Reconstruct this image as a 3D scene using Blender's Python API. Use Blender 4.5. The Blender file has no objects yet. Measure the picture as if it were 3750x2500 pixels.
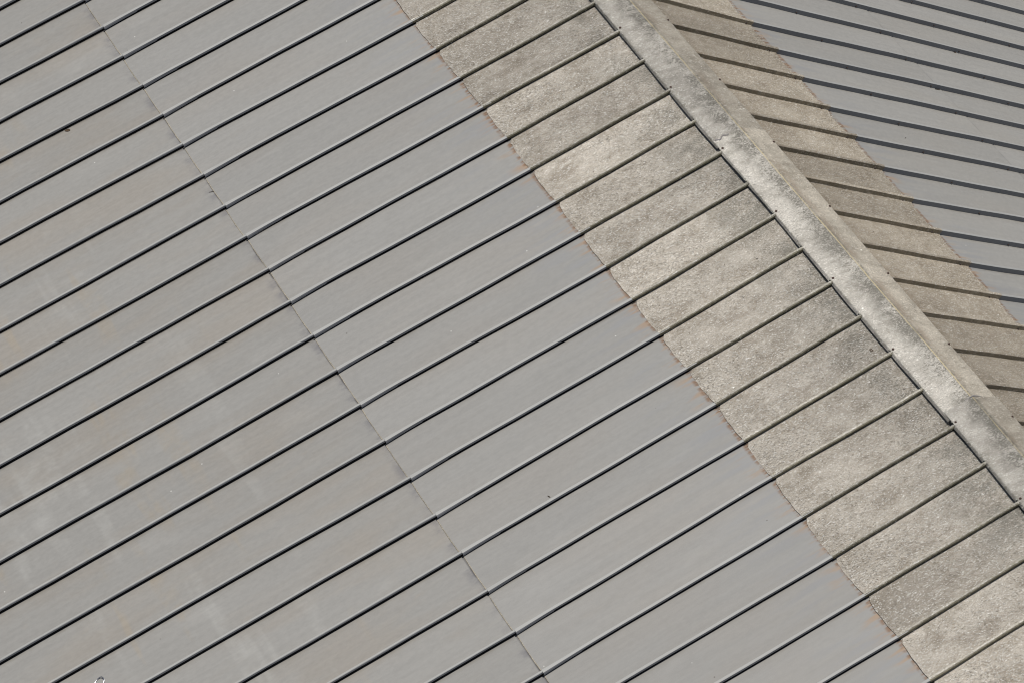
import bpy, math, random
from mathutils import Vector, Matrix

scene = bpy.context.scene
random.seed(7)

# ------------------------------------------------------------------ camera
cam_data = bpy.data.cameras.new("camera")
cam = bpy.data.objects.new("camera", cam_data)
scene.collection.objects.link(cam)
YAW, PITCH, ROLL = 0.695677, -0.737956, 0.255646
cy, sy, cp, sp = math.cos(YAW), math.sin(YAW), math.cos(PITCH), math.sin(PITCH)
fwd = Vector((sy * cp, cy * cp, sp))
rgt0 = Vector((cy, -sy, 0))
up0 = rgt0.cross(fwd)
rgt = rgt0 * math.cos(ROLL) + up0 * math.sin(ROLL)
up = -rgt0 * math.sin(ROLL) + up0 * math.cos(ROLL)
m = Matrix((rgt, up, -fwd)).transposed().to_4x4()
m.translation = Vector((-16.12594, -25.29813, 17.49290))
cam.matrix_world = m
cam_data.sensor_width = 36.0
cam_data.lens = 36.0 * 2.834503
cam_data.clip_start = 0.1
cam_data.clip_end = 2000.0
scene.camera = cam

# ------------------------------------------------------------------ light
SUN_DIR = Vector((-0.09, 0.045, 0.97)).normalized()          # towards the sun
world = bpy.data.worlds.new("World")
scene.world = world
world.use_nodes = True
wn = world.node_tree
sky = wn.nodes.new("ShaderNodeTexSky")
sky.sky_type = 'NISHITA'
sky.sun_disc = False
sky.sun_elevation = math.asin(SUN_DIR.z)
sky.sun_rotation = math.atan2(SUN_DIR.x, SUN_DIR.y)
bg = wn.nodes["Background"]
bg.inputs["Strength"].default_value = 0.05
wn.links.new(sky.outputs[0], bg.inputs["Color"])

sun_data = bpy.data.lights.new("sun", 'SUN')
sun_data.energy = 3.5
sun_data.angle = math.radians(0.5)
sun_data.color = (1.0, 0.965, 0.91)
sun = bpy.data.objects.new("sun", sun_data)
sun.rotation_euler = SUN_DIR.to_track_quat('Z', 'Y').to_euler()
sun.location = (0, -9, 30)
scene.collection.objects.link(sun)

vs = scene.view_settings
vs.view_transform = 'Standard'
vs.look = 'None'
vs.gamma = 1.0
vs.use_curve_mapping = False
vs.exposure = 0.0
scene.cycles.filter_width = 1.1

# ------------------------------------------------------------------ materials
class NT:
    def __init__(self, name):
        self.m = bpy.data.materials.new(name)
        self.m.use_nodes = True
        self.t = self.m.node_tree
        self.bsdf = self.t.nodes["Principled BSDF"]

    def n(self, kind, **kw):
        nd = self.t.nodes.new(kind)
        for k, v in kw.items():
            setattr(nd, k, v)
        return nd

    def put(self, sock, v):
        if hasattr(v, "is_linked") or isinstance(v, bpy.types.NodeSocket):
            self.t.links.new(v, sock)
        elif isinstance(v, (tuple, list)) and len(v) == 3 and sock.type == 'RGBA':
            sock.default_value = (*v, 1)
        else:
            sock.default_value = v

    def math(self, op, a, b=0.0, clamp=False):
        nd = self.n("ShaderNodeMath", operation=op, use_clamp=clamp)
        self.put(nd.inputs[0], a)
        self.put(nd.inputs[1], b)
        return nd.outputs[0]

    def ramp(self, v, lo, hi, a=0.0, b=1.0):
        nd = self.n("ShaderNodeMapRange", interpolation_type='SMOOTHSTEP')
        self.put(nd.inputs["Value"], v)
        nd.inputs["From Min"].default_value = lo
        nd.inputs["From Max"].default_value = hi
        nd.inputs["To Min"].default_value = a
        nd.inputs["To Max"].default_value = b
        return nd.outputs["Result"]

    def mix(self, f, a, b, mode='MIX'):
        nd = self.n("ShaderNodeMix", data_type='RGBA', blend_type=mode)
        self.put(nd.inputs[0], f)
        self.put(nd.inputs[6], a)
        self.put(nd.inputs[7], b)
        return nd.outputs[2]

    def coords(self, seed_by_object=True):
        uv = self.n("ShaderNodeUVMap", uv_map="roof")
        sep = self.n("ShaderNodeSeparateXYZ")
        self.t.links.new(uv.outputs[0], sep.inputs[0])
        info = self.n("ShaderNodeObjectInfo")
        self.rand = info.outputs["Random"]
        self.u, self.v = sep.outputs[0], sep.outputs[1]
        self.seed = self.math('MULTIPLY', self.rand, 57.0 if seed_by_object else 0.0)

    def noise(self, su, sv, detail=3.0, rough=0.55, off=0.0, seeded=True):
        c = self.n("ShaderNodeCombineXYZ")
        self.put(c.inputs[0], self.math('MULTIPLY', self.u, su))
        self.put(c.inputs[1], self.math('MULTIPLY', self.v, sv))
        if seeded:
            self.put(c.inputs[2], self.math('ADD', self.seed, off))
        else:
            c.inputs[2].default_value = off
        nd = self.n("ShaderNodeTexNoise")
        nd.inputs["Scale"].default_value = 1.0
        nd.inputs["Detail"].default_value = detail
        nd.inputs["Roughness"].default_value = rough
        self.t.links.new(c.outputs[0], nd.inputs["Vector"])
        return nd.outputs["Fac"]

    def bump(self, h, strength, dist):
        b = self.n("ShaderNodeBump")
        b.inputs["Strength"].default_value = strength
        b.inputs["Distance"].default_value = dist
        self.put(b.inputs["Height"], h)
        self.t.links.new(b.outputs[0], self.bsdf.inputs["Normal"])

    def done(self, col, rough=0.5, spec=0.4, metal=0.0):
        self.put(self.bsdf.inputs["Base Color"], col)
        self.put(self.bsdf.inputs["Roughness"], rough)
        self.bsdf.inputs["Specular IOR Level"].default_value = spec
        self.bsdf.inputs["Metallic"].default_value = metal
        return self.m


def zinc(name, base, warm, lap_marks, blotch=0.5, val=1.0, seam=None, seam_amt=1.0, sheet=False):
    """Weathered grey sheet metal; u = metres down-slope of the beige band, v = metres along the ridge."""
    s = NT(name)
    s.coords()
    big = s.noise(0.45, 1.6, 4, 0.6, 0.0, seeded=False)
    col = s.mix(s.ramp(big, 0.42, 0.66, 0.0, blotch), base, warm)
    pale = s.noise(1.1, 2.2, 3, 0.6, 31.0, seeded=False)
    col = s.mix(s.ramp(pale, 0.56, 0.76, 0.0, 0.20 + 0.25 * (blotch - 0.4)), col, tuple(min(1, c * 1.25) for c in base))
    tan = s.noise(1.6, 3.4, 4, 0.65, 77.0, seeded=False)
    col = s.mix(s.ramp(tan, 0.62, 0.80, 0.0, 0.30 * blotch + 0.03), col, (0.34, 0.285, 0.22))
    if blotch > 0.6:
        # pale and tan stains that run across the pans, parallel to the ridge
        bn = s.noise(2.6, 0.42, 3, 0.55, 91.0, seeded=False)
        brk = s.noise(2.0, 3.0, 4, 0.65, 93.0, seeded=False)
        far = s.ramp(s.u, 3.0, 5.0)
        bf = s.math('MULTIPLY', far, s.ramp(brk, 0.36, 0.62))
        col = s.mix(s.math('MULTIPLY', bf, s.ramp(bn, 0.55, 0.66, 0.0, 0.42)), col, (0.39, 0.385, 0.36))
        col = s.mix(s.math('MULTIPLY', bf, s.ramp(bn, 0.45, 0.36, 0.0, 0.42)), col, (0.33, 0.275, 0.20))
    streak = s.noise(0.9, 22.0, 4, 0.6, 3.0)
    col = s.mix(1.0, col, s.ramp(streak, 0.25, 0.75, 0.962, 1.035), 'MULTIPLY')
    mott = s.noise(16.0, 34.0, 3, 0.6, 9.0)
    col = s.mix(1.0, col, s.ramp(mott, 0.3, 0.7, 0.965, 1.035), 'MULTIPLY')
    if lap_marks:
        near = s.ramp(s.u, 0.02, 1.1, 1.0, 0.0)
        blue = s.noise(1.3, 11.0, 4, 0.62, 14.0)
        col = s.mix(s.math('MULTIPLY', near, s.ramp(blue, 0.44, 0.68, 0.0, 0.65)), col, (0.262, 0.264, 0.268))
        edge = s.ramp(s.u, 0.0, 0.26, 1.0, 0.0)
        rust = s.noise(1.8, 13.0, 3, 0.6, 21.0)
        col = s.mix(s.math('MULTIPLY', edge, s.ramp(rust, 0.50, 0.68, 0.0, 0.72)), col, (0.36, 0.235, 0.14))
        line = s.ramp(s.u, 0.016, 0.055, 0.9, 0.0)
        lr = s.noise(6.0, 30.0, 3, 0.6, 25.0)
        col = s.mix(s.math('MULTIPLY', line, s.ramp(lr, 0.38, 0.60)), col, (0.20, 0.12, 0.07))
    if seam is not None:
        # grime on the sheet just below the lap seam, and a thin dark line along it
        w = s.math('SUBTRACT', s.u, seam)
        sm = s.math('MULTIPLY', s.ramp(w, 0.0, 0.13, 1.0, 0.0), s.ramp(w, -0.02, 0.0))
        sn = s.noise(4.0, 7.0, 4, 0.65, 61.0)
        col = s.mix(s.math('MULTIPLY', sm, s.ramp(sn, 0.40, 0.66, 0.0, 0.75 * seam_amt)), col, (0.15, 0.145, 0.155))
        ln = s.math('MULTIPLY', s.ramp(w, 0.006, 0.026, 1.0, 0.0), s.ramp(w, -0.03, -0.01))
        col = s.mix(s.math('MULTIPLY', ln, s.ramp(s.noise(1.0, 3.2, 3, 0.6, 67.0), 0.36, 0.64, 0.08 * seam_amt, 0.9 * seam_amt)), col, (0.06, 0.055, 0.055))
    if sheet:
        # dirt washed up against the ribs
        u2 = s.n("ShaderNodeUVMap", uv_map="pan")
        sp2 = s.n("ShaderNodeSeparateXYZ")
        s.t.links.new(u2.outputs[0], sp2.inputs[0])
        dn = s.noise(2.4, 3.0, 5, 0.7, 63.0)
        d1 = s.math('MULTIPLY', s.ramp(sp2.outputs[0], 0.0, 0.085, 1.0, 0.0), s.ramp(dn, 0.36, 0.66, 0.08, 0.55))
        col = s.mix(d1, col, (0.175, 0.155, 0.125))
        d2 = s.math('MULTIPLY', s.ramp(sp2.outputs[0], 0.90, 1.0), s.ramp(dn, 0.45, 0.7, 0.0, 0.3))
        col = s.mix(d2, col, (0.20, 0.185, 0.16))
    # droppings, pale flecks and dark specks
    vor = s.n("ShaderNodeTexVoronoi", feature='F1')
    vor.inputs["Scale"].default_value = 5.5
    uv = s.n("ShaderNodeUVMap", uv_map="roof")
    s.t.links.new(uv.outputs[0], vor.inputs["Vector"])
    sepc = s.n("ShaderNodeSeparateColor")
    s.t.links.new(vor.outputs["Color"], sepc.inputs[0])
    dot = s.ramp(vor.outputs["Distance"], 0.03, 0.05, 1.0, 0.0)
    col = s.mix(s.math('MULTIPLY', dot, s.ramp(sepc.outputs[0], 0.80, 0.84, 0.0, 0.65)), col, (0.62, 0.61, 0.57))
    col = s.mix(s.math('MULTIPLY', dot, s.ramp(sepc.outputs[1], 0.88, 0.92, 0.0, 0.7)), col, (0.10, 0.085, 0.07))
    tone = s.math('ADD', s.math('MULTIPLY', s.rand, 0.07), 0.965 * val)
    col = s.mix(1.0, col, tone, 'MULTIPLY')
    s.bump(s.noise(2.4, 4.0, 2, 0.5, 40.0), 0.22, 0.03)
    return s.done(col, rough=s.ramp(mott, 0.3, 0.7, 0.50, 0.62), spec=0.35)


def fibre(name, base, dark, moss, moss_amt, cap=False, pale=(0.70, 0.68, 0.62)):
    """Weathered fibrous sheet: speckled light fibres over brown resin, dirt blotches."""
    s = NT(name)
    s.coords()
    fine = s.noise(48.0, 120.0, 2, 0.75, 0.0)
    fine2 = s.noise(40.0, 95.0, 2, 0.7, 11.0)
    blot = s.noise(2.6, 4.5, 5, 0.65, 5.0)
    big = s.noise(0.8, 1.1, 3, 0.5, 13.0)
    mid = s.noise(9.0, 17.0, 3, 0.6, 29.0)
    grit = s.math('MULTIPLY', s.math('SUBTRACT', fine, 0.5), 1.0)
    grit2 = s.math('MULTIPLY', s.math('SUBTRACT', fine2, 0.5), 0.8)
    midc = s.math('MULTIPLY', s.math('SUBTRACT', mid, 0.5), 0.38)
    gb = s.math('ADD', s.math('ADD', blot, grit), s.math('ADD', grit2, midc))
    col = s.mix(s.ramp(gb, 0.44, 0.68), base, dark)
    gbig = s.math('ADD', s.math('ADD', big, grit), midc)
    col = s.mix(s.ramp(gbig, 0.50, 0.72, 0.0, 0.65), col, tuple(c * 0.8 for c in dark))
    col = s.mix(1.0, col, s.ramp(fine, 0.30, 0.70, 0.62, 1.34), 'MULTIPLY')
    glint = s.ramp(s.math('ADD', fine2, s.math('MULTIPLY', midc, -0.2)), 0.55, 0.66, 0.0, 0.8)
    col = s.mix(glint, col, pale)
    ms = s.noise(5.0, 5.0, 5, 0.7, 17.0)
    if cap:
        # the near side is tinted paler than the far side: sunlight put into the colour
        col = s.mix(1.0, col, s.mix(s.ramp(s.u, -0.015, 0.025), (1.06, 1.05, 1.04), (0.97, 0.92, 0.845)), 'MULTIPLY')
        # lichen grows along the left side of the crease
        band = s.math('MULTIPLY', s.ramp(s.math('ADD', s.u, s.math('MULTIPLY', s.math('SUBTRACT', s.noise(3.0, 3.5, 4, 0.7, 33.0), 0.5), 0.30)), -0.24, -0.06), s.ramp(s.math('ADD', s.u, s.math('MULTIPLY', s.math('SUBTRACT', ms, 0.5), 0.12)), 0.0, 0.07, 1.0, 0.0))
        msl = s.noise(1.6, 1.7, 4, 0.7, 19.0)
        f = s.math('MULTIPLY', band, s.ramp(s.math('ADD', msl, s.math('ADD', s.math('ADD', grit, grit2), midc)), 0.36, 0.58, 0.0, moss_amt))
        f2 = s.math('MULTIPLY', f, s.ramp(fine, 0.25, 0.55, 0.45, 1.0))
        col = s.mix(f2, col, moss)
        wob = s.math('ADD', s.u, s.math('MULTIPLY', s.math('SUBTRACT', ms, 0.5), 0.012))
        crease = s.math('MULTIPLY', s.ramp(wob, -0.008, -0.003), s.ramp(wob, 0.003, 0.010, 1.0, 0.0))
        cn = s.noise(8.0, 2.5, 3, 0.6, 23.0)
        col = s.mix(s.math('MULTIPLY', crease, s.ramp(cn, 0.30, 0.55, 0.25, 0.85)), col, (0.47, 0.39, 0.225))
        brown = s.math('MULTIPLY', s.ramp(s.u, 0.0, 0.04), s.ramp(s.u, 0.05, 0.16, 1.0, 0.0))
        bn = s.noise(3.0, 2.0, 4, 0.65, 27.0)
        col = s.mix(s.math('MULTIPLY', brown, s.ramp(bn, 0.42, 0.62, 0.0, 0.6)), col, (0.22, 0.17, 0.12))
    else:
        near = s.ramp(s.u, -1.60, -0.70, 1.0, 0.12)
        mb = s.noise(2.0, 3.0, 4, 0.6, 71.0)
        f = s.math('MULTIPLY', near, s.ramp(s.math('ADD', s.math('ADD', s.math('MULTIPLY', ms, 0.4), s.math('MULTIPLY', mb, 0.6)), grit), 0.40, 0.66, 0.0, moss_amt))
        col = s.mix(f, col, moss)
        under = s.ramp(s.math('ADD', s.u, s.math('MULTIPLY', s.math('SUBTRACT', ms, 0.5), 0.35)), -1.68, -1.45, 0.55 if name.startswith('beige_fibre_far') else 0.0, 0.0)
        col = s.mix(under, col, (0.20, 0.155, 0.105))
    vor = s.n("ShaderNodeTexVoronoi", feature='F1')
    vor.inputs["Scale"].default_value = 4.3
    uvn = s.n("ShaderNodeUVMap", uv_map="roof")
    s.t.links.new(uvn.outputs[0], vor.inputs["Vector"])
    sepc = s.n("ShaderNodeSeparateColor")
    s.t.links.new(vor.outputs["Color"], sepc.inputs[0])
    dot = s.ramp(vor.outputs["Distance"], 0.032, 0.05, 1.0, 0.0)
    col = s.mix(s.math('MULTIPLY', dot, s.ramp(sepc.outputs[0], 0.80, 0.84, 0.0, 0.95)), col, (0.80, 0.78, 0.72))
    col = s.mix(s.math('MULTIPLY', dot, s.ramp(sepc.outputs[1], 0.84, 0.88, 0.0, 0.9)), col, (0.06, 0.05, 0.04))
    tone = s.math('ADD', s.math('MULTIPLY', s.rand, 0.36), 0.83)
    col = s.mix(1.0, col, tone, 'MULTIPLY')
    h = s.math('ADD', fine, s.math('MULTIPLY', fine2, 0.7))
    s.bump(h, 0.55, 0.006)
    return s.done(col, rough=0.55, spec=0.45)


def plain(name, col, rough=0.6, spec=0.3, metal=0.0, var=0.0):
    s = NT(name)
    nd = s.n("ShaderNodeTexNoise")
    nd.inputs["Scale"].default_value = 60.0
    tc = s.n("ShaderNodeTexCoord")
    s.t.links.new(tc.outputs["Object"], nd.inputs["Vector"])
    c = s.mix(1.0, col, s.ramp(nd.outputs["Fac"], 0.3, 0.7, 1 - var, 1 + var), 'MULTIPLY')
    return s.done(c, rough, spec, metal)


def hair_mat(name, ramp_cols):
    s = NT(name)
    s.coords()
    cr = s.n("ShaderNodeValToRGB")
    el = cr.color_ramp.elements
    el[0].position, el[0].color = 0.0, (*ramp_cols[0], 1)
    el[1].position, el[1].color = 1.0, (*ramp_cols[-1], 1)
    for k, c in enumerate(ramp_cols[1:-1], 1):
        e = el.new(k / (len(ramp_cols) - 1))
        e.color = (*c, 1)
    s.t.links.new(s.u, cr.inputs[0])
    return s.done(cr.outputs[0], 0.45, 0.5)


M_UP = zinc("grey_sheet_upper", (0.288, 0.281, 0.264), (0.295, 0.276, 0.249), True, 0.45, sheet=True)
M_FAR = zinc("grey_sheet_far", (0.315, 0.305, 0.282), (0.321, 0.303, 0.269), True, 0.45, seam=2.9605, seam_amt=0.2, sheet=True)
M_LOW = zinc("grey_sheet_lower", (0.281, 0.273, 0.255), (0.284, 0.262, 0.231), False, 0.85, seam=2.7621, sheet=True)
M_RIB = zinc("shaded_rib_metal", (0.215, 0.218, 0.225), (0.215, 0.215, 0.215), False, 0.1)  # far rib sides: darker copy of the metal, shade put into the colour
M_RIBN = zinc("shaded_rib_metal_near", (0.30, 0.30, 0.31), (0.30, 0.30, 0.295), False, 0.1)  # near rib sides: shaded copy of the rib metal, less dark
M_RIBTOP = zinc("lit_rib_top", (0.36, 0.358, 0.34), (0.36, 0.346, 0.322), False, 0.3)  # rib tops: lighter copy of the metal, sunlight put into the colour
M_FIBSIDE_L = fibre("shaded_fibre_side", (0.135, 0.122, 0.080), (0.095, 0.085, 0.05), (0.09, 0.085, 0.04), 0.5, pale=(0.26, 0.24, 0.17))  # mossy olive tint, darkened further: shade put into the rib sides' colour
M_FIBSIDE_R = fibre("shaded_far_fibre_side", (0.32, 0.27, 0.19), (0.22, 0.18, 0.115), (0.09, 0.075, 0.035), 0.4, pale=(0.30, 0.27, 0.20))  # browner, darker fibre for far rib sides, shade put into the colour
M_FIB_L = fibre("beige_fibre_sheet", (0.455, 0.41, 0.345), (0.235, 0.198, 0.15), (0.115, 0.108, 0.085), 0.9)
M_FIBTOP = fibre("lit_rib_fibre", (0.52, 0.49, 0.41), (0.26, 0.235, 0.17), (0.16, 0.15, 0.09), 0.5, pale=(0.85, 0.84, 0.80))  # paler copy of the fibre: sunlight on the rib tops put into colour
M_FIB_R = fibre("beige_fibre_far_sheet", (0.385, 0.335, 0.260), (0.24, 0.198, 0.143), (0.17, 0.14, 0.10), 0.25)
M_CAP = fibre("pale_fibre_cap", (0.44, 0.415, 0.367), (0.262, 0.242, 0.206), (0.105, 0.097, 0.076), 0.92, cap=True)
M_RIBSHADE = plain("black_rib_shade", (0.010, 0.010, 0.011), 0.9, 0.05)  # black strip put where only shade fills the gap under a rib lip
M_TAN = plain("tan_bead", (0.37, 0.33, 0.255), 0.7, 0.2, 0, 0.25)
M_PALE = plain("pale_bead", (0.325, 0.312, 0.285), 0.7, 0.2, 0, 0.15)
M_GREYBEAD = plain("grey_bead", (0.24, 0.225, 0.215), 0.7, 0.2, 0, 0.1)
M_WASH = plain("dull_washer", (0.10, 0.095, 0.09), 0.5, 0.4, 0.3, 0.3)
M_SCREW = plain("rusty_screw", (0.075, 0.045, 0.035), 0.6, 0.3, 0, 0.3)
M_LEAF = plain("dead_leaf", (0.085, 0.06, 0.04), 0.8, 0.1, 0, 0.3)
M_TWIG = plain("dry_twig", (0.055, 0.045, 0.035), 0.85, 0.1, 0, 0.3)
M_WIRE = plain("bare_wire", (0.42, 0.42, 0.45), 0.3, 0.5, 1.0)
M_GROUND = plain("paving", (0.18, 0.17, 0.155), 0.9, 0.1, 0, 0.2)
M_WALL = plain("render_wall", (0.42, 0.40, 0.36), 0.9, 0.1, 0, 0.1)
M_HAIR_L = hair_mat("fibres_left", [(0.10, 0.08, 0.055), (0.28, 0.24, 0.185), (0.45, 0.41, 0.35), (0.95, 0.94, 0.90)])
M_HAIR_R = hair_mat("fibres_right", [(0.11, 0.085, 0.055), (0.27, 0.225, 0.165), (0.40, 0.345, 0.27), (0.70, 0.64, 0.55)])
M_HAIR_C = hair_mat("fibres_cap", [(0.10, 0.09, 0.07), (0.25, 0.23, 0.185), (0.40, 0.375, 0.32), (0.82, 0.80, 0.74)])

# ------------------------------------------------------------------ roof frame
A = 0.4045                       # roof pitch, radians
CA, SA = math.cos(A), math.sin(A)
PITCH_L, PITCH_R = 0.5, 0.50786  # rib spacing along the ridge
Y0L, Y0R = -4.73797, -6.27680    # y of rib 0 on either slope
LIP_L, LAP_L, SEAM_L, EAVE_L = 0.3217, 1.9620, 4.7241, 10.2
LIP_R, LAP_R, SEAM_R, EAVE_R = 0.3573, 2.0843, 5.0448, 10.8
H_L, H_R = 0.064, 0.058          # rib height; n = 0 is the plane of the rib tops
L_RANGE = (-7, 23)
R_RANGE = (-7, 15)


def PL(d, y, n):
    return Vector((-d * CA - n * SA, y, -d * SA + n * CA))


def PR(d, y, n):
    return Vector((d * CA + n * SA, y, -d * SA + n * CA))


# every rib wanders a little: sideways offset (m) at the cap lip, the beige band's edge and the lap seam
DEV_J = {3: -.014, 4: -.008, 5: -.003, 6: -.002, 7: -.003, 8: .003, 9: .009, 10: .022, 11: .026, 12: .018, 13: .030,
         14: .008, 15: .007, 16: .005, 17: .011, 18: -.001}
DEV_L = {1: -.030, 2: -.018, 3: -.016, 4: -.007, 5: -.006, 6: -.010, 7: -.012, 8: -.005, 9: -.007, 10: .002, 11: -.003,
         12: .007, 13: .004, 14: .008, 15: .019, 16: .004, 17: -.003, 18: .002, 19: -.009, 20: -.021}
DEV_S = {-3: .003, -2: -.006, -1: -.017, 0: -.012, 1: -.013, 2: -.009, 3: -.014, 4: .001, 11: -.015, 12: -.014,
         13: -.015, 14: -.001, 15: -.016, 16: -.013}
DEV_E = {-4: .016, -3: .022, -2: .017, -1: .021, 0: .006, 1: .019, 2: .009, 3: -.012, 4: .002, 5: .0, 6: .0, 7: -.014}
LAPD_L = {1: .020, 4: -.012, 5: -.011, 9: .007, 13: -.011, 14: -.004, 16: .007, 17: .013, 19: -.006, 20: .007}
DEV_RL = {0: -.036, 1: -.024, 2: .0, 3: -.011, 4: .001, 5: -.009, 6: -.020, 7: -.030, 8: -.028, 9: -.026}
DEV_RS = {-2: .018, -1: .011, 0: .007, 1: .002, 2: .017, 3: .011, 4: .011}
LAPD_R = {0: -.050, 1: -.039, 2: -.024, 3: -.029, 4: -.016, 5: -.021, 6: -.008, 7: -.015, 8: -.010, 9: .010}
rj = random.Random(3)
for i in range(-12, 30):
    for D, s in ((DEV_J, .006), (DEV_L, .006), (DEV_S, .006), (DEV_E, .008), (DEV_RL, .006), (DEV_RS, .006)):
        D.setdefault(i, rj.uniform(-s, s))
    LAPD_L.setdefault(i, rj.uniform(-.004, .004))
    LAPD_R.setdefault(i, -.03 + rj.uniform(-.006, .006))


def lerp_knots(kn, d):
    if d <= kn[0][0]:
        return kn[0][1]
    for (a, va), (b, vb) in zip(kn, kn[1:]):
        if d <= b:
            t = (d - a) / (b - a)
            t = t * t * (3 - 2 * t)
            return va + (vb - va) * t
    return kn[-1][1]


def yl(i, d):
    return Y0L - i * PITCH_L + .0022 * math.sin(d * 2.3 + i * 2.7) + .0012 * math.sin(d * 6.1 + i * 1.3) + lerp_knots([(LIP_L, DEV_J[i]), (LAP_L, DEV_L[i]), (SEAM_L, DEV_S[i] + .009), (6.3, DEV_E[i])], d)


def yr(i, d):
    return Y0R - i * PITCH_R + .0025 * math.sin(d * 2.1 + i * 3.1) + .0014 * math.sin(d * 5.7 + i * 1.9) + lerp_knots([(LIP_R, 0.008), (LAP_R, DEV_RL[i]), (SEAM_R, DEV_RS[i]), (8.5, 0.0)], d)


# ------------------------------------------------------------------ mesh helpers
def link(name, verts, faces, mats, uvs=None, parent=None, fmat=None, smooth=False, uvs2=None):
    """One mesh object with its origin at its own centre, parented where it belongs."""
    c = Vector((0, 0, 0))
    for v in verts:
        c += v
    c /= len(verts)
    me = bpy.data.meshes.new(name)
    me.from_pydata([v - c for v in verts], [], faces)
    for mt in (mats if isinstance(mats, (list, tuple)) else [mats]):
        me.materials.append(mt)
    if fmat:
        me.polygons.foreach_set("material_index", fmat)
    if uvs:
        lay = me.uv_layers.new(name="roof")
        for lp in me.loops:
            lay.data[lp.index].uv = uvs[lp.vertex_index]
    if uvs2:
        lay = me.uv_layers.new(name="pan")
        for lp in me.loops:
            lay.data[lp.index].uv = uvs2[lp.vertex_index]
    if smooth:
        me.polygons.foreach_set("use_smooth", [True] * len(me.polygons))
        try:
            me.set_sharp_from_angle(angle=math.radians(35))
        except Exception:
            pass
    me.update()
    o = bpy.data.objects.new(name, me)
    scene.collection.objects.link(o)
    base = Vector((0, 0, 0))
    if parent is not None:
        o.parent = parent
        base = WORLD[parent.name]
    o.location = c - base
    WORLD[o.name] = c
    return o


WORLD = {}


def empty(name, loc, label, cat, group=None):
    e = bpy.data.objects.new(name, None)
    e.empty_display_size = 0.3
    scene.collection.objects.link(e)
    e.location = loc
    WORLD[e.name] = Vector(loc)
    e["label"] = label
    e["category"] = cat
    if group:
        e["group"] = group
    return e


def sweep(stations, closed_ends=True):
    """stations: list of (list of (point, uv)) with equal counts, outline closed; returns verts, faces, uvs."""
    V, F, U = [], [], []
    k = len(stations[0])
    for st in stations:
        for p, uv in st:
            V.append(p)
            U.append(uv)
    for s in range(len(stations) - 1):
        for j in range(k):
            a, b = s * k + j, s * k + (j + 1) % k
            F.append((a, b, b + k, a + k))
    if closed_ends:
        F.append(tuple(range(k))[::-1])
        o = (len(stations) - 1) * k
        F.append(tuple(o + j for j in range(k)))
    return V, F, U


def frange(a, b, step):
    n = max(1, int(math.ceil((b - a) / step)))
    return [a + (b - a) * t / n for t in range(n + 1)]


def wob(i, d, s):
    return math.sin(d * 3.1 + i * 1.7 + s) * 0.5 + math.sin(d * 7.3 + i * 2.9 + s * 2.1) * 0.3 + math.sin(d * 1.1 + i * 5.1 + s) * 0.4


def rib_left(i, d0, d1, grow, mat, parent, name, flare=0.0, rough_edge=0.0, nbase=0.0, step=0.25, rounded=False):
    """Capped rib: folded sheet open on the side towards the viewer, its gap filled by a black strip in place of shade."""
    g = grow
    st, ss = [], []
    ds = frange(d0, d1, step)
    if flare:
        ds = sorted(set(ds + [d1 - .5, d1 - .41, d1 - .39, d1 - .3, d1 - .15, d1 - .05]))
    for d in ds:
        y = yl(i, d)
        fl = flare * max(0.0, 1 - (d1 - d) / 0.45) ** 2
        e = wob(i, d, 1.3) * (0.0012 + rough_edge)
        lowr = (0.036 if rounded else 0.037) - (.009 if flare > .005 and d1 - d < .40 else 0) + wob(i, d, 4.4) * (0.0015 + rough_edge) - fl * 0.4     # height of the folded lip above the sheet
        zb = -H_L + nbase
        r1, r2, r3 = (-.003 + e, -.0095 + e, -.007) if rounded else (-.007, -.0105, -.0035)
        prof = [(.012 + g, zb), (.012 + g, -.004 + g), (.009 + g, g), (r1, g), (r2 - g - fl * .6, r3 + g),
                (-.0115 - g - fl + e, -.012), (-.0115 - g - fl + e, -H_L + lowr), (-.0098 - g - fl + e, -H_L + lowr),
                (-.0098, -.006), (.009, -.006), (.009, zb)]
        st.append([(PL(d, y + a, b), (d - LAP_L, y + a)) for a, b in prof])
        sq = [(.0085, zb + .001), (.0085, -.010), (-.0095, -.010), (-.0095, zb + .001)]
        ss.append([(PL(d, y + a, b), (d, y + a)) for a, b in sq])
    V, F, U = sweep(st)
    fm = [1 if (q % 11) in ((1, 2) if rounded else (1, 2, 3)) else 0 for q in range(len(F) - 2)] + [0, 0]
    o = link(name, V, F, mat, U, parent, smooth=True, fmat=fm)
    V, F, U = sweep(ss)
    link("rib_shade_strip", V, F, M_RIBSHADE, U, o)
    return o


def rib_right(i, d0, d1, grow, mat, parent, name, rough_edge=0.0, flare=0.0, step=0.25):
    g = grow
    st = []
    ds = frange(d0, d1, step)
    if flare:
        ds = sorted(set(ds + [d1 - .1, d1 - .03]))
    for d in ds:
        y = yr(i, d)
        e = wob(i, d, 2.2) * (0.0008 + rough_edge)
        fl = flare * max(0.0, 1 - (d1 - d) / 0.2) ** 2
        zb = -H_R - .002
        prof = [(.024 + g, zb), (.023 + g, -.004 + g), (.020 + g, g), (.003, g), (-g - fl * .5, -.0035 + g),
                (-g + e - fl, -.010), (-g + e * .5 - fl, -.045), (-g - .001 - fl * .3, zb)]
        st.append([(PR(d, y + a, b), (d - LAP_R, y + a)) for a, b in prof])
    V, F, U = sweep(st)
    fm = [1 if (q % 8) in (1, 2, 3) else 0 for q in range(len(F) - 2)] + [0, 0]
    return link(name, V, F, mat, U, parent, smooth=True, fmat=fm)


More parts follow.
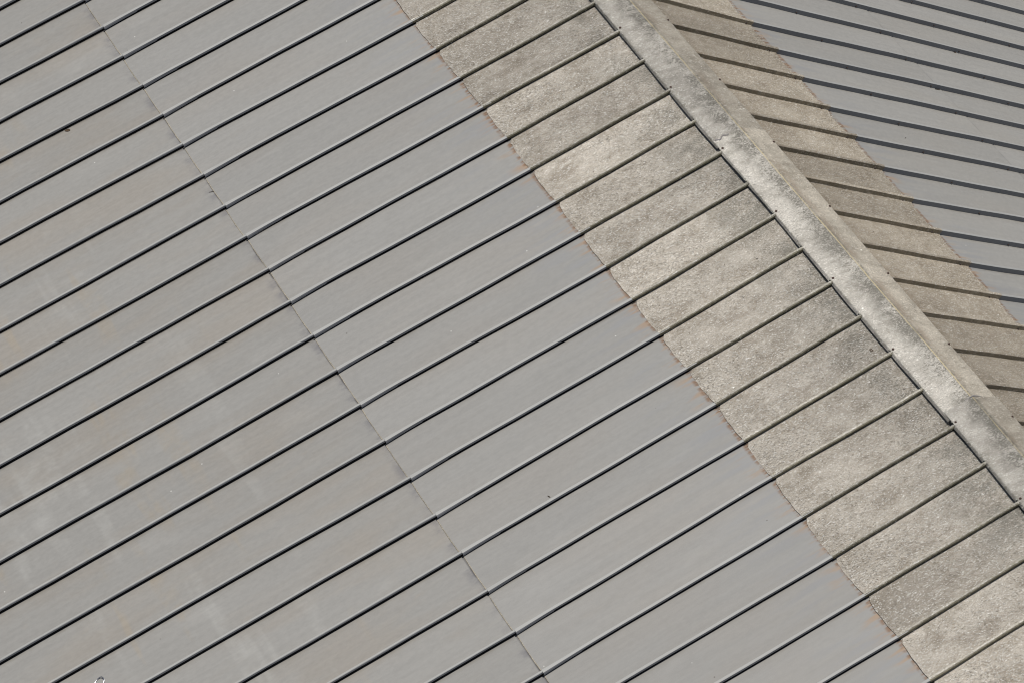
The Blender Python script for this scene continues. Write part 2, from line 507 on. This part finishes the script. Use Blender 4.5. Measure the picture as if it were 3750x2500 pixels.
def panel(P, yfun, lap, i, d0, d1fun, n0, mat, parent, name, thick=0.004, side_in=0.004, near_in=0.0, cove=0.0, nd=10, ny=7, buckle=0.0015, seed=0.0):
    """Sheet between rib i and rib i+1 with oil-canning, a lower edge of its own thickness and coved sides."""
    V, F, U, U2 = [], [], [], []
    for a in range(nd + 1):
        for b in range(ny + 1):
            t = b / ny
            dl = d1fun(t)
            d = d0 + (dl - d0) * a / nd
            yA, yB = yfun(i, d) + side_in, yfun(i + 1, d) + near_in
            y = yA + (yB - yA) * t
            n = n0 + buckle * (math.sin(d * 2.3 + i * 1.9 + seed) * math.sin(math.pi * t) + .6 * math.sin(d * 5.1 + i * 4.1 + t * 4 + seed))
            if cove:
                n += cove * (max(0, 1 - t * ny / 1.6) ** 2 + max(0, 1 - (1 - t) * ny / 1.6) ** 2)
            V.append(P(d, y, n))
            U.append((d - lap, y))
            U2.append((t, d))
    row = ny + 1
    for a in range(nd):
        for b in range(ny):
            q = a * row + b
            F.append((q, q + 1, q + row + 1, q + row))
    # underside rim: lower edge, sides, upper edge
    loop = [b for b in range(row)] + [a * row + ny for a in range(1, nd + 1)] + [nd * row + b for b in range(ny - 1, -1, -1)] + [a * row for a in range(nd - 1, 0, -1)]
    nvec = P(0, 0, 1) - P(0, 0, 0)
    base = len(V)
    for q in loop:
        V.append(V[q] - nvec * thick)
        U.append(U[q])
        U2.append(U2[q])
    L = len(loop)
    for k in range(L):
        F.append((loop[k], base + k, base + (k + 1) % L, loop[(k + 1) % L]))
    F.append(tuple(base + k for k in range(L)))
    return link(name, V, F, mat, U, parent, smooth=True, uvs2=U2)


def bead(P, yfun, i, dfun, n, w, h, mat, parent, name, side_in, near_in, cuts=8, seed=0):
    rr = random.Random(1000 + i * 13 + seed)
    st = []
    for k in range(cuts + 1):
        t = k / cuts
        d = dfun(t)
        ya, yb = yfun(i, d) + side_in, yfun(i + 1, d) + near_in
        y = ya + (yb - ya) * t
        ww = w * rr.uniform(.65, 1.25)
        st.append([(P(d - ww * .4, y, n), (0, y)), (P(d - ww * .3, y, n + h), (0, y)), (P(d + ww * .4, y, n + h * .8), (0, y)), (P(d + ww * .6, y, n), (0, y))])
    V, F, U = sweep(st)
    return link(name, V, F, mat, U, parent)


def screw_mesh():
    V, F, mt = [], [], []

    def ring(r, z, n):
        b = len(V)
        for k in range(n):
            a = 2 * math.pi * k / n
            V.append(Vector((r * math.cos(a), r * math.sin(a), z)))
        return b

    def band(a, b, n, mi):
        for k in range(n):
            F.append((a + k, a + (k + 1) % n, b + (k + 1) % n, b + k))
            mt.append(mi)
    n = 10
    a = ring(.0115, 0, n)
    b = ring(.011, .0025, n)
    c = ring(.0065, .0035, n)
    band(a, b, n, 0)
    band(b, c, n, 0)
    d = ring(.0062, .0085, n)
    band(c, d, n, 1)
    e = ring(.004, .0100, n)
    band(d, e, n, 1)
    F.append(tuple(e + k for k in range(n)))
    mt.append(1)
    me = bpy.data.meshes.new("screw")
    me.from_pydata(V, [], F)
    me.materials.append(M_WASH)
    me.materials.append(M_SCREW)
    me.polygons.foreach_set("material_index", mt)
    return me


SCREW = screw_mesh()
SCREW_DARK = SCREW.copy()
SCREW_DARK.materials[0] = M_SCREW


def screw(parent, pos, normal, dark=False, scale=1.0):
    o = bpy.data.objects.new("screw", SCREW_DARK if dark else SCREW)
    scene.collection.objects.link(o)
    o.parent = parent
    o.location = pos - WORLD[parent.name]
    o.rotation_euler = normal.to_track_quat('Z', 'Y').to_euler()
    o.scale = (scale,) * 3
    return o


# ------------------------------------------------------------------ setting
g = bpy.data.meshes.new("ground")
g.from_pydata([(-900, -900, 0), (900, -900, 0), (900, 900, 0), (-900, 900, 0)], [], [(0, 1, 2, 3)])
g.materials.append(M_GROUND)
ground = bpy.data.objects.new("ground", g)
ground.location = (0, 0, -9.5)
ground["kind"] = "structure"
scene.collection.objects.link(ground)

# ------------------------------------------------------------------ the two grey slopes
slope_l = empty("roof_slope", (-5, -9, -4.4), "wide grey metal roof slope with thin black-shadowed ribs on the near side", "roof", "slopes of the grey metal roof")
slope_r = empty("roof_slope", (5, -9, -4.6), "smaller grey metal roof slope beyond the ridge, its dark rib sides dotted with screws", "roof", "slopes of the grey metal roof")
apron_l = empty("ridge_apron", (-1, -9, -0.6), "weathered pale beige ribbed band between the wide grey slope and the ridge capping", "roof flashing", "beige bands beside the ridge")
apron_r = empty("ridge_apron", (1, -9, -0.6), "brownish beige ribbed band beyond the ridge with fuzzy dark rib sides", "roof flashing", "beige bands beside the ridge")
ridge = empty("ridge_capping", (0, -9, -0.1), "pale mottled ridge capping with mossy stains and a yellowish crease along its top", "ridge cap")

for i in range(L_RANGE[0], L_RANGE[1] + 1):
    # ribs: lower tier, upper tier lapping over it, beige sleeve lapping over that
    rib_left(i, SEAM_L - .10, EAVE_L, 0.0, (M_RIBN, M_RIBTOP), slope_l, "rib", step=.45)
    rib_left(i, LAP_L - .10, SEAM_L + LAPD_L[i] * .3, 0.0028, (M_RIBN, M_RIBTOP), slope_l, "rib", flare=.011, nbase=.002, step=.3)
    rib_left(i, LIP_L - .035, LAP_L + LAPD_L[i] + .012, 0.0050, (M_FIBSIDE_L, M_FIBTOP), apron_l, "apron_rib", flare=.002, rough_edge=.0016, nbase=.004, step=.07, rounded=True)
    if i == L_RANGE[1]:
        break
    sd = rj.uniform(0, 9)
    panel(PL, yl, LAP_L, i, SEAM_L - .12, lambda t: EAVE_L, -H_L, M_LOW, slope_l, "panel", .003, -.012, .012, nd=14, seed=sd)
    sw = rj.uniform(-.009, .009)
    seam = lambda t, sw=sw, i=i: SEAM_L + sw + .012 * math.sin(math.pi * t) * .5 + LAPD_L[i] * .3
    up_p = panel(PL, yl, LAP_L, i, LAP_L - .12, seam, -H_L + .006, M_UP, slope_l, "panel", .006, -.012, .012, nd=12, seed=sd + 2)
    bead(PL, yl, i, lambda t: seam(t) + .002, -H_L, .0105, .0055, M_TAN, up_p, "sealant_bead", -.014, .014, seed=1)
    dv0, dv1 = LAPD_L[i], LAPD_L[i + 1]
    ph = rj.uniform(0, 6)

    def lap(t, dv0=dv0, dv1=dv1, ph=ph):
        return LAP_L + dv0 + (dv1 - dv0) * t + .010 * math.sin(math.pi * t) + .003 * math.sin(t * 17 + ph) - .030 * max(0, 1 - t / .14) ** 2
    panel(PL, yl, LAP_L, i, .06, lap, -H_L + .013, M_FIB_L, apron_l, "apron_panel", .006, -.012, .012, cove=.006, nd=16, ny=10, buckle=.003, seed=sd + 5)

for i in range(R_RANGE[0], R_RANGE[1] + 1):
    nface = Vector((0, -1, 0))
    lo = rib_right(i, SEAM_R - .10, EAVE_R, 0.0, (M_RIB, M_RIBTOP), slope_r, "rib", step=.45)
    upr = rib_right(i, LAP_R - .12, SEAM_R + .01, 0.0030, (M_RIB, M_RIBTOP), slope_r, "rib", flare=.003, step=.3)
    sl = rib_right(i, LIP_R - .05, LAP_R + LAPD_R[i] + .03, 0.0060, (M_FIBSIDE_R, M_FIB_R), apron_r, "apron_rib", rough_edge=.0012, step=.07)
    for d, par, gg in ((1.95, sl, .006), (3.28, upr, .003), (4.83, upr, .003), (6.345, lo, 0), (7.87, lo, 0), (9.4, lo, 0)):
        dd = d + rj.uniform(-.012, .012)
        screw(par, PR(dd, yr(i, dd) - gg - .0004, -.033 + rj.uniform(-.003, .003)), nface, scale=1.1)
    if i == R_RANGE[1]:
        break
    sd = rj.uniform(0, 9)
    panel(PR, yr, LAP_R, i, SEAM_R - .12, lambda t: EAVE_R, -H_R, M_FAR, slope_r, "panel", .003, .0, .024, nd=14, seed=sd)
    seam = lambda t: SEAM_R + .008 * math.sin(math.pi * t)
    up_p = panel(PR, yr, LAP_R, i, LAP_R - .14, seam, -H_R + .004, M_FAR, slope_r, "panel", .004, .0, .024, nd=12, seed=sd + 2)
    bead(PR, yr, i, lambda t: seam(t) + .002, -H_R, .006, .003, M_PALE, up_p, "sealant_bead", 0, .024, seed=2)
    dv0, dv1 = LAPD_R[i], LAPD_R[i + 1]

    def lap(t, dv0=dv0, dv1=dv1):
        return LAP_R + dv0 + (dv1 - dv0) * t - .045 * math.sin(math.pi * t) ** .8 + .02
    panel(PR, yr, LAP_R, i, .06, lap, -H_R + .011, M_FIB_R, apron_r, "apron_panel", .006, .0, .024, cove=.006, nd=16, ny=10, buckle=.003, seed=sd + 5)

# ------------------------------------------------------------------ ridge capping
CREASE_Z = -0.018
FOLD_L = PL(LIP_L, 0, .004)
FOLD_R = PR(LIP_R, 0, .008)
short_flap = {5: .004, 7: .006, 8: .017, 9: .014, 11: .005, 14: .006, 16: -.002, 3: -.002}      # bays whose folded lip is bent up from the sheet
joints = [Y0L + 4.6, Y0L - 8 * PITCH_L + .16, Y0L - 16 * PITCH_L + .17, Y0L - 24 * PITCH_L + 0.45]
SECTS = []


def cap_top(x, y, lift=0.0):
    if x <= 0:
        t = x / FOLD_L.x
        z = CREASE_Z + (FOLD_L.z - CREASE_Z) * t
    else:
        t = x / FOLD_R.x
        z = CREASE_Z + (FOLD_R.z - CREASE_Z) * t
    z -= .006 * max(0, 1 - abs(x) / .03)          # the crease is pressed round, not knife-sharp
    z += .0025 * math.sin(y * 4.1 + x * 9) * (1 - abs(x) / .35) + lift
    return Vector((x, y, z))


for s in range(len(joints) - 1):
    ya, yb = joints[s], joints[s + 1] - .09
    lift = .004 + (.006 if s == 2 else 0)
    xs = [FOLD_L.x + .0, FOLD_L.x + .012, -.22, -.15, -.08, -.03, -.012, 0, .012, .03, .10, .18, .26, FOLD_R.x - .008, FOLD_R.x]
    V, F, U = [], [], []
    ys = frange(0, ya - yb, .125)
    for q, dy in enumerate(ys):
        y = ya - dy
        tail = (.001 if s == 1 else .009) * min(1, max(0, 1 - dy / .5))       # the lower-right end of the previous section tucks beneath this one
        for k, x in enumerate(xs):
            p = cap_top(x, y, lift + tail)
            if k == 0:
                p.z -= .006
                p.x += wob(3, y, .4) * .004
            if k == len(xs) - 1:
                p.z -= .004
                p.x += wob(5, y * 1.3, .9) * .004
            V.append(p)
            U.append((x, y))
        # right-hand hem and underside
        for x, dz in ((FOLD_R.x + .002, -.036), (FOLD_R.x - .004, -.036), (FOLD_R.x - .006, -.012), (0, -.012), (FOLD_L.x + .006, -.012)):
            p = cap_top(max(min(x, FOLD_R.x), FOLD_L.x), y, lift + tail)
            V.append(Vector((x, y, p.z + dz)))
            U.append((x, y))
    k = len(xs) + 5
    for q in range(len(ys) - 1):
        for j in range(k):
            a, b = q * k + j, q * k + (j + 1) % k
            F.append((a, b, b + k, a + k))
    F.append(tuple(range(k)))
    F.append(tuple((len(ys) - 1) * k + j for j in range(k))[::-1])
    # folded lip on the near side, cut into one flap per bay
    for i in range(L_RANGE[0], L_RANGE[1]):
        y1 = yl(i, LIP_L) - .012
        y2 = yl(i + 1, LIP_L) + .012 + .022
        if y1 > ya + .25 or y2 < yb - .35:
            continue
        y1, y2 = min(y1, ya), max(y2, yb)
        if y1 - y2 < .03:
            continue
        sh = short_flap.get(i, 0) + rj.uniform(-.002, .002)
        N = 8
        b0 = len(V)
        for q in range(N + 1):
            t = q / N
            y = y1 + (y2 - y1) * t
            top = cap_top(FOLD_L.x, y, lift)
            sag = .003 * math.sin(t * 3.1 + i)
            drop = .037 - sh * (.35 + .65 * t) + wob(i, y * 2, .7) * .0012
            out = .003 + .003 * t + sag + wob(i, y, 1.9) * .0015
            tx = top.x + wob(3, y, .4) * .004
            pts_ = [(tx + .002, top.z - .002), (tx - out * .25, top.z - .010), (tx - out, top.z - drop), (tx - out + .004, top.z - drop), (tx + .004, top.z - .012)]
            for (x, z) in pts_:
                V.append(Vector((x, y, z)))
                U.append((x - .02 * pts_.index((x, z)), y))
        kk = 5
        for q in range(N):
            for j in range(kk):
                a, b = b0 + q * kk + j, b0 + q * kk + (j + 1) % kk
                F.append((a, b, b + kk, a + kk))
        F.append(tuple(b0 + j for j in range(kk))[::-1])
        F.append(tuple(b0 + N * kk + j for j in range(kk)))
    sec = link("cap_section", V, F, M_CAP, U, ridge, smooth=True)
    SECTS.append((sec, ya, yb, lift))
    # grey sealant smeared along the lap with the section before
    if s > 0:
        rr = random.Random(50 + s)
        st = []
        n = 22
        reach = .15 if s == 1 else FOLD_R.x - FOLD_L.x - .02      # only the nearer lap is smeared right across
        for q in range(n + 1):
            x = FOLD_L.x + .01 + reach * q / n
            y = ya + .012 * math.sin(q * .5 + s) - .05 * (abs(x) / .33) ** 2 * 0.6 + .006
            w = .011 * rr.uniform(.6, 1.2)
            p0 = cap_top(x, y, lift + .0055)
            st.append([(p0 + Vector((0, w, -.006)), (x, y)), (p0 + Vector((0, w * .6, .0015)), (x, y)), (p0 + Vector((0, -w * .6, .0025)), (x, y)), (p0 + Vector((0, -w, -.004)), (x, y))])
        V, F, U = sweep(st)
        link("sealant_bead", V, F, M_GREYBEAD, U, sec)
    nl = Vector((-.30, 0, .95)).normalized()
    nr = Vector((.33, 0, .94)).normalized()
    for i in range(L_RANGE[0], L_RANGE[1] + 1):
        y = yl(i, LIP_L) + .022 + rj.uniform(-.006, .006)
        if i % 2 == 0 and yb < y < ya:
            screw(sec, cap_top(FOLD_L.x + .022, y, lift + .0032), nl, True, 1.15)
    for i in range(R_RANGE[0], R_RANGE[1] + 1):
        y = yr(i, LIP_R) + .035
        if i % 2 == 1 and yb < y < ya:
            screw(sec, cap_top(FOLD_R.x - .02, y, lift + .0032), nr, True, 1.15)


# ------------------------------------------------------------------ loose fibres standing out of the weathered beige sheets
def fuzz(name, parent, mat, gen, count, seed, lean, length, width):
    rr = random.Random(seed)
    V, F, U = [], [], []
    while len(F) < count:
        r = gen(rr)
        if r is None:
            continue
        p, flow, n = r
        side = flow.cross(n)
        d = (flow * rr.uniform(.5, 1.0) + side * rr.gauss(0, .45) + n * abs(rr.gauss(lean, .25))).normalized()
        ln = length * rr.uniform(.4, 1.3)
        w = d.cross(n + side * rr.uniform(-.6, .6))
        if w.length < 1e-4:
            continue
        w = w.normalized() * width * rr.uniform(.5, 1.2)
        b = len(V)
        V += [p - w * .5, p + w * .5, p + d * ln]
        sh = min(1.0, max(0.0, rr.gauss(.55, .24)))
        U += [(sh, 0)] * 3
        F.append((b, b + 1, b + 2))
    o = link(name, V, F, mat, U, parent)
    o["kind"] = "stuff"
    return o


FLOW_L, N_L = PL(1, 0, 0) - PL(0, 0, 0), PL(0, 0, 1) - PL(0, 0, 0)
FLOW_R, N_R = PR(1, 0, 0) - PR(0, 0, 0), PR(0, 0, 1) - PR(0, 0, 0)


def gen_sheet_l(rr):
    i = rr.randint(0, 21)
    d = rr.uniform(LIP_L - .02, LAP_L - .01)
    t = rr.uniform(.03, .97)
    y = yl(i, d) + (yl(i + 1, d) - yl(i, d)) * t
    return PL(d, y, -H_L + .0135), FLOW_L, N_L


def gen_rib_l(rr):
    i = rr.randint(0, 22)
    d = rr.uniform(LIP_L, LAP_L)
    y = yl(i, d)
    if rr.random() < .88:
        return PL(d, y + rr.uniform(-.010, .014), .0045), FLOW_L, N_L
    return PL(d, y - .0165, rr.uniform(-.028, .0)), FLOW_L, Vector((0, -1, 0))


def gen_sheet_r(rr):
    i = rr.randint(-3, 13)
    d = rr.uniform(LIP_R - .02, LAP_R - .03)
    t = rr.uniform(.02, .96)
    y = yr(i, d) + (yr(i + 1, d) + .024 - yr(i, d)) * t
    return PR(d, y, -H_R + .0115), FLOW_R, N_R


def gen_rib_r(rr):
    i = rr.randint(-3, 14)
    d = rr.uniform(LIP_R, LAP_R - .02)
    y = yr(i, d)
    if rr.random() < .5:
        return PR(d, y + rr.uniform(-.006, .028), .006), FLOW_R, N_R
    return PR(d, y - .0065, rr.uniform(-.05, .0)), FLOW_R, Vector((0, -1, 0))


def gen_cap(rr):
    y = rr.uniform(joints[0] - .2, joints[-1] + .2)
    x = rr.uniform(FOLD_L.x + .004, FOLD_R.x - .004)
    if rr.random() < .12:
        x = FOLD_L.x + rr.uniform(-.004, .006)
    p = cap_top(x, y, .005)
    if x < 0:
        return p, FLOW_L, N_L
    return p, FLOW_R, N_R


fuzz("fibre_fuzz", apron_l, M_HAIR_L, gen_sheet_l, 100000, 1, .26, .026, .0038)
fuzz("fibre_fuzz", apron_l, M_HAIR_L, gen_rib_l, 22000, 2, .35, .016, .0034)
fuzz("fibre_fuzz", apron_r, M_HAIR_R, gen_sheet_r, 80000, 3, .38, .026, .0030)
fuzz("fibre_fuzz", apron_r, M_HAIR_R, gen_rib_r, 16000, 4, .40, .015, .0028)
fuzz("fibre_fuzz", ridge, M_HAIR_C, gen_cap, 18000, 5, .24, .026, .0036)


# ------------------------------------------------------------------ loose bits lying on the roof
def debris(name, P, d, y, n, L, Wd, rot, mat, label, cat, curl=.3, seed=0, group=None):
    rr = random.Random(seed)
    V, F = [], []
    N = 6
    fl, yy, nn = P(1, 0, 0) - P(0, 0, 0), Vector((0, 1, 0)), P(0, 0, 1) - P(0, 0, 0)
    a = fl * math.cos(rot) + yy * math.sin(rot)
    b = -fl * math.sin(rot) + yy * math.cos(rot)
    c = P(d, y, n)
    for lay in (0, 1):
        for q in range(N + 1):
            t = q / N
            w = Wd * (math.sin(math.pi * min(1, max(.04, t))) ** .7) * rr.uniform(.8, 1.2)
            for sgn in (-1, 0, 1):
                h = curl * L * (.15 + abs(t - .5) ** 2 * 1.2) * (1 if sgn else .4) + (.0015 if lay else 0)
                V.append(c + a * (t - .5) * L + b * sgn * w * .5 + nn * h)
    K = 3
    half = (N + 1) * K
    for lay in (0, 1):
        o = lay * half
        for q in range(N):
            for k in range(K - 1):
                f = (o + q * K + k, o + q * K + k + 1, o + (q + 1) * K + k + 1, o + (q + 1) * K + k)
                F.append(f if lay else f[::-1])
    rim = [q * K for q in range(N + 1)] + [N * K + 1, N * K + 2] + [q * K + 2 for q in range(N - 1, -1, -1)] + [1]
    for k in range(len(rim)):
        A_, B_ = rim[k], rim[(k + 1) % len(rim)]
        F.append((A_, B_, B_ + half, A_ + half))
    o = link(name, V, F, mat)
    o["label"] = label
    o["category"] = cat
    if group:
        o["group"] = group
    return o


debris("dead_leaf", PL, 5.648, -4.265, -H_L + .001, .060, .032, .5, M_LEAF, "small crumpled brown leaf lying on the wide grey slope near the top left corner", "leaf", .25, 1)
debris("leaf_scrap", PL, 3.75, -11.167, -H_L + .007, .034, .012, 1.2, M_TWIG, "tiny dark scrap beside a rib low in the middle of the wide grey slope", "debris", .2, 2)
debris("bark_chip", PL, .445, -11.563, -H_L + .014, .040, .026, .9, M_LEAF, "dark brown chip lying on the pale beige band close under the ridge capping", "debris", .25, 3)
debris("twig", PL, 4.755, -5.959, -H_L + .003, .060, .008, .4, M_TWIG, "short dark twig caught on the tan seam of the wide grey slope", "twig", .1, 4)
debris("dead_leaf", PR, 6.281, -5.766, -H_R + .001, .055, .030, .2, M_LEAF, "small brown leaf beside a screw on the far grey slope", "leaf", .2, 5)
debris("twig", PR, 4.96, -6.80, -H_R + .005, .110, .014, .1, M_TWIG, "dark twiggy litter caught at a rib joint of the far grey slope", "twig", .1, 6)
debris("twig", PR, 3.203, -8.053, -H_R + .005, .055, .008, .5, M_TWIG, "short lone twig lying mid-panel on the far grey slope below the beige band", "twig", .1, 7)

# bare wire loop at the bottom edge
pts = [(8.235, -10.478), (8.1903, -10.4503), (8.1617, -10.4326), (8.1434, -10.4248), (8.1189, -10.4237), (8.1048, -10.4294), (8.0956, -10.4461),
       (8.094, -10.4677), (8.1049, -10.4845), (8.1215, -10.4982), (8.155, -10.515), (8.20, -10.520), (8.245, -10.505), (8.30, -10.49), (8.36, -10.50), (8.44, -10.54)]
st = []
for k, (d, y) in enumerate(pts):
    a = Vector((pts[max(0, k - 1)][0], pts[max(0, k - 1)][1], 0))
    b = Vector((pts[min(len(pts) - 1, k + 1)][0], pts[min(len(pts) - 1, k + 1)][1], 0))
    tg = (b - a).normalized()
    nm = Vector((-tg.y, tg.x, 0))
    lift = .012 * math.exp(-((k - 6) / 3.0) ** 2) + .005
    ring = []
    for q in range(8):
        an = 2 * math.pi * q / 8
        r = .0042
        ring.append((PL(d + nm.x * r * math.cos(an), y + nm.y * r * math.cos(an), -H_L + lift + r * math.sin(an)), (0, 0)))
    st.append(ring)
V, F, U = sweep(st)
wire = link("wire_loop", V, F, M_WIRE, U, smooth=True)
wire["label"] = "shiny bare wire loop lying on the grey roof at the bottom left edge"
wire["category"] = "wire"
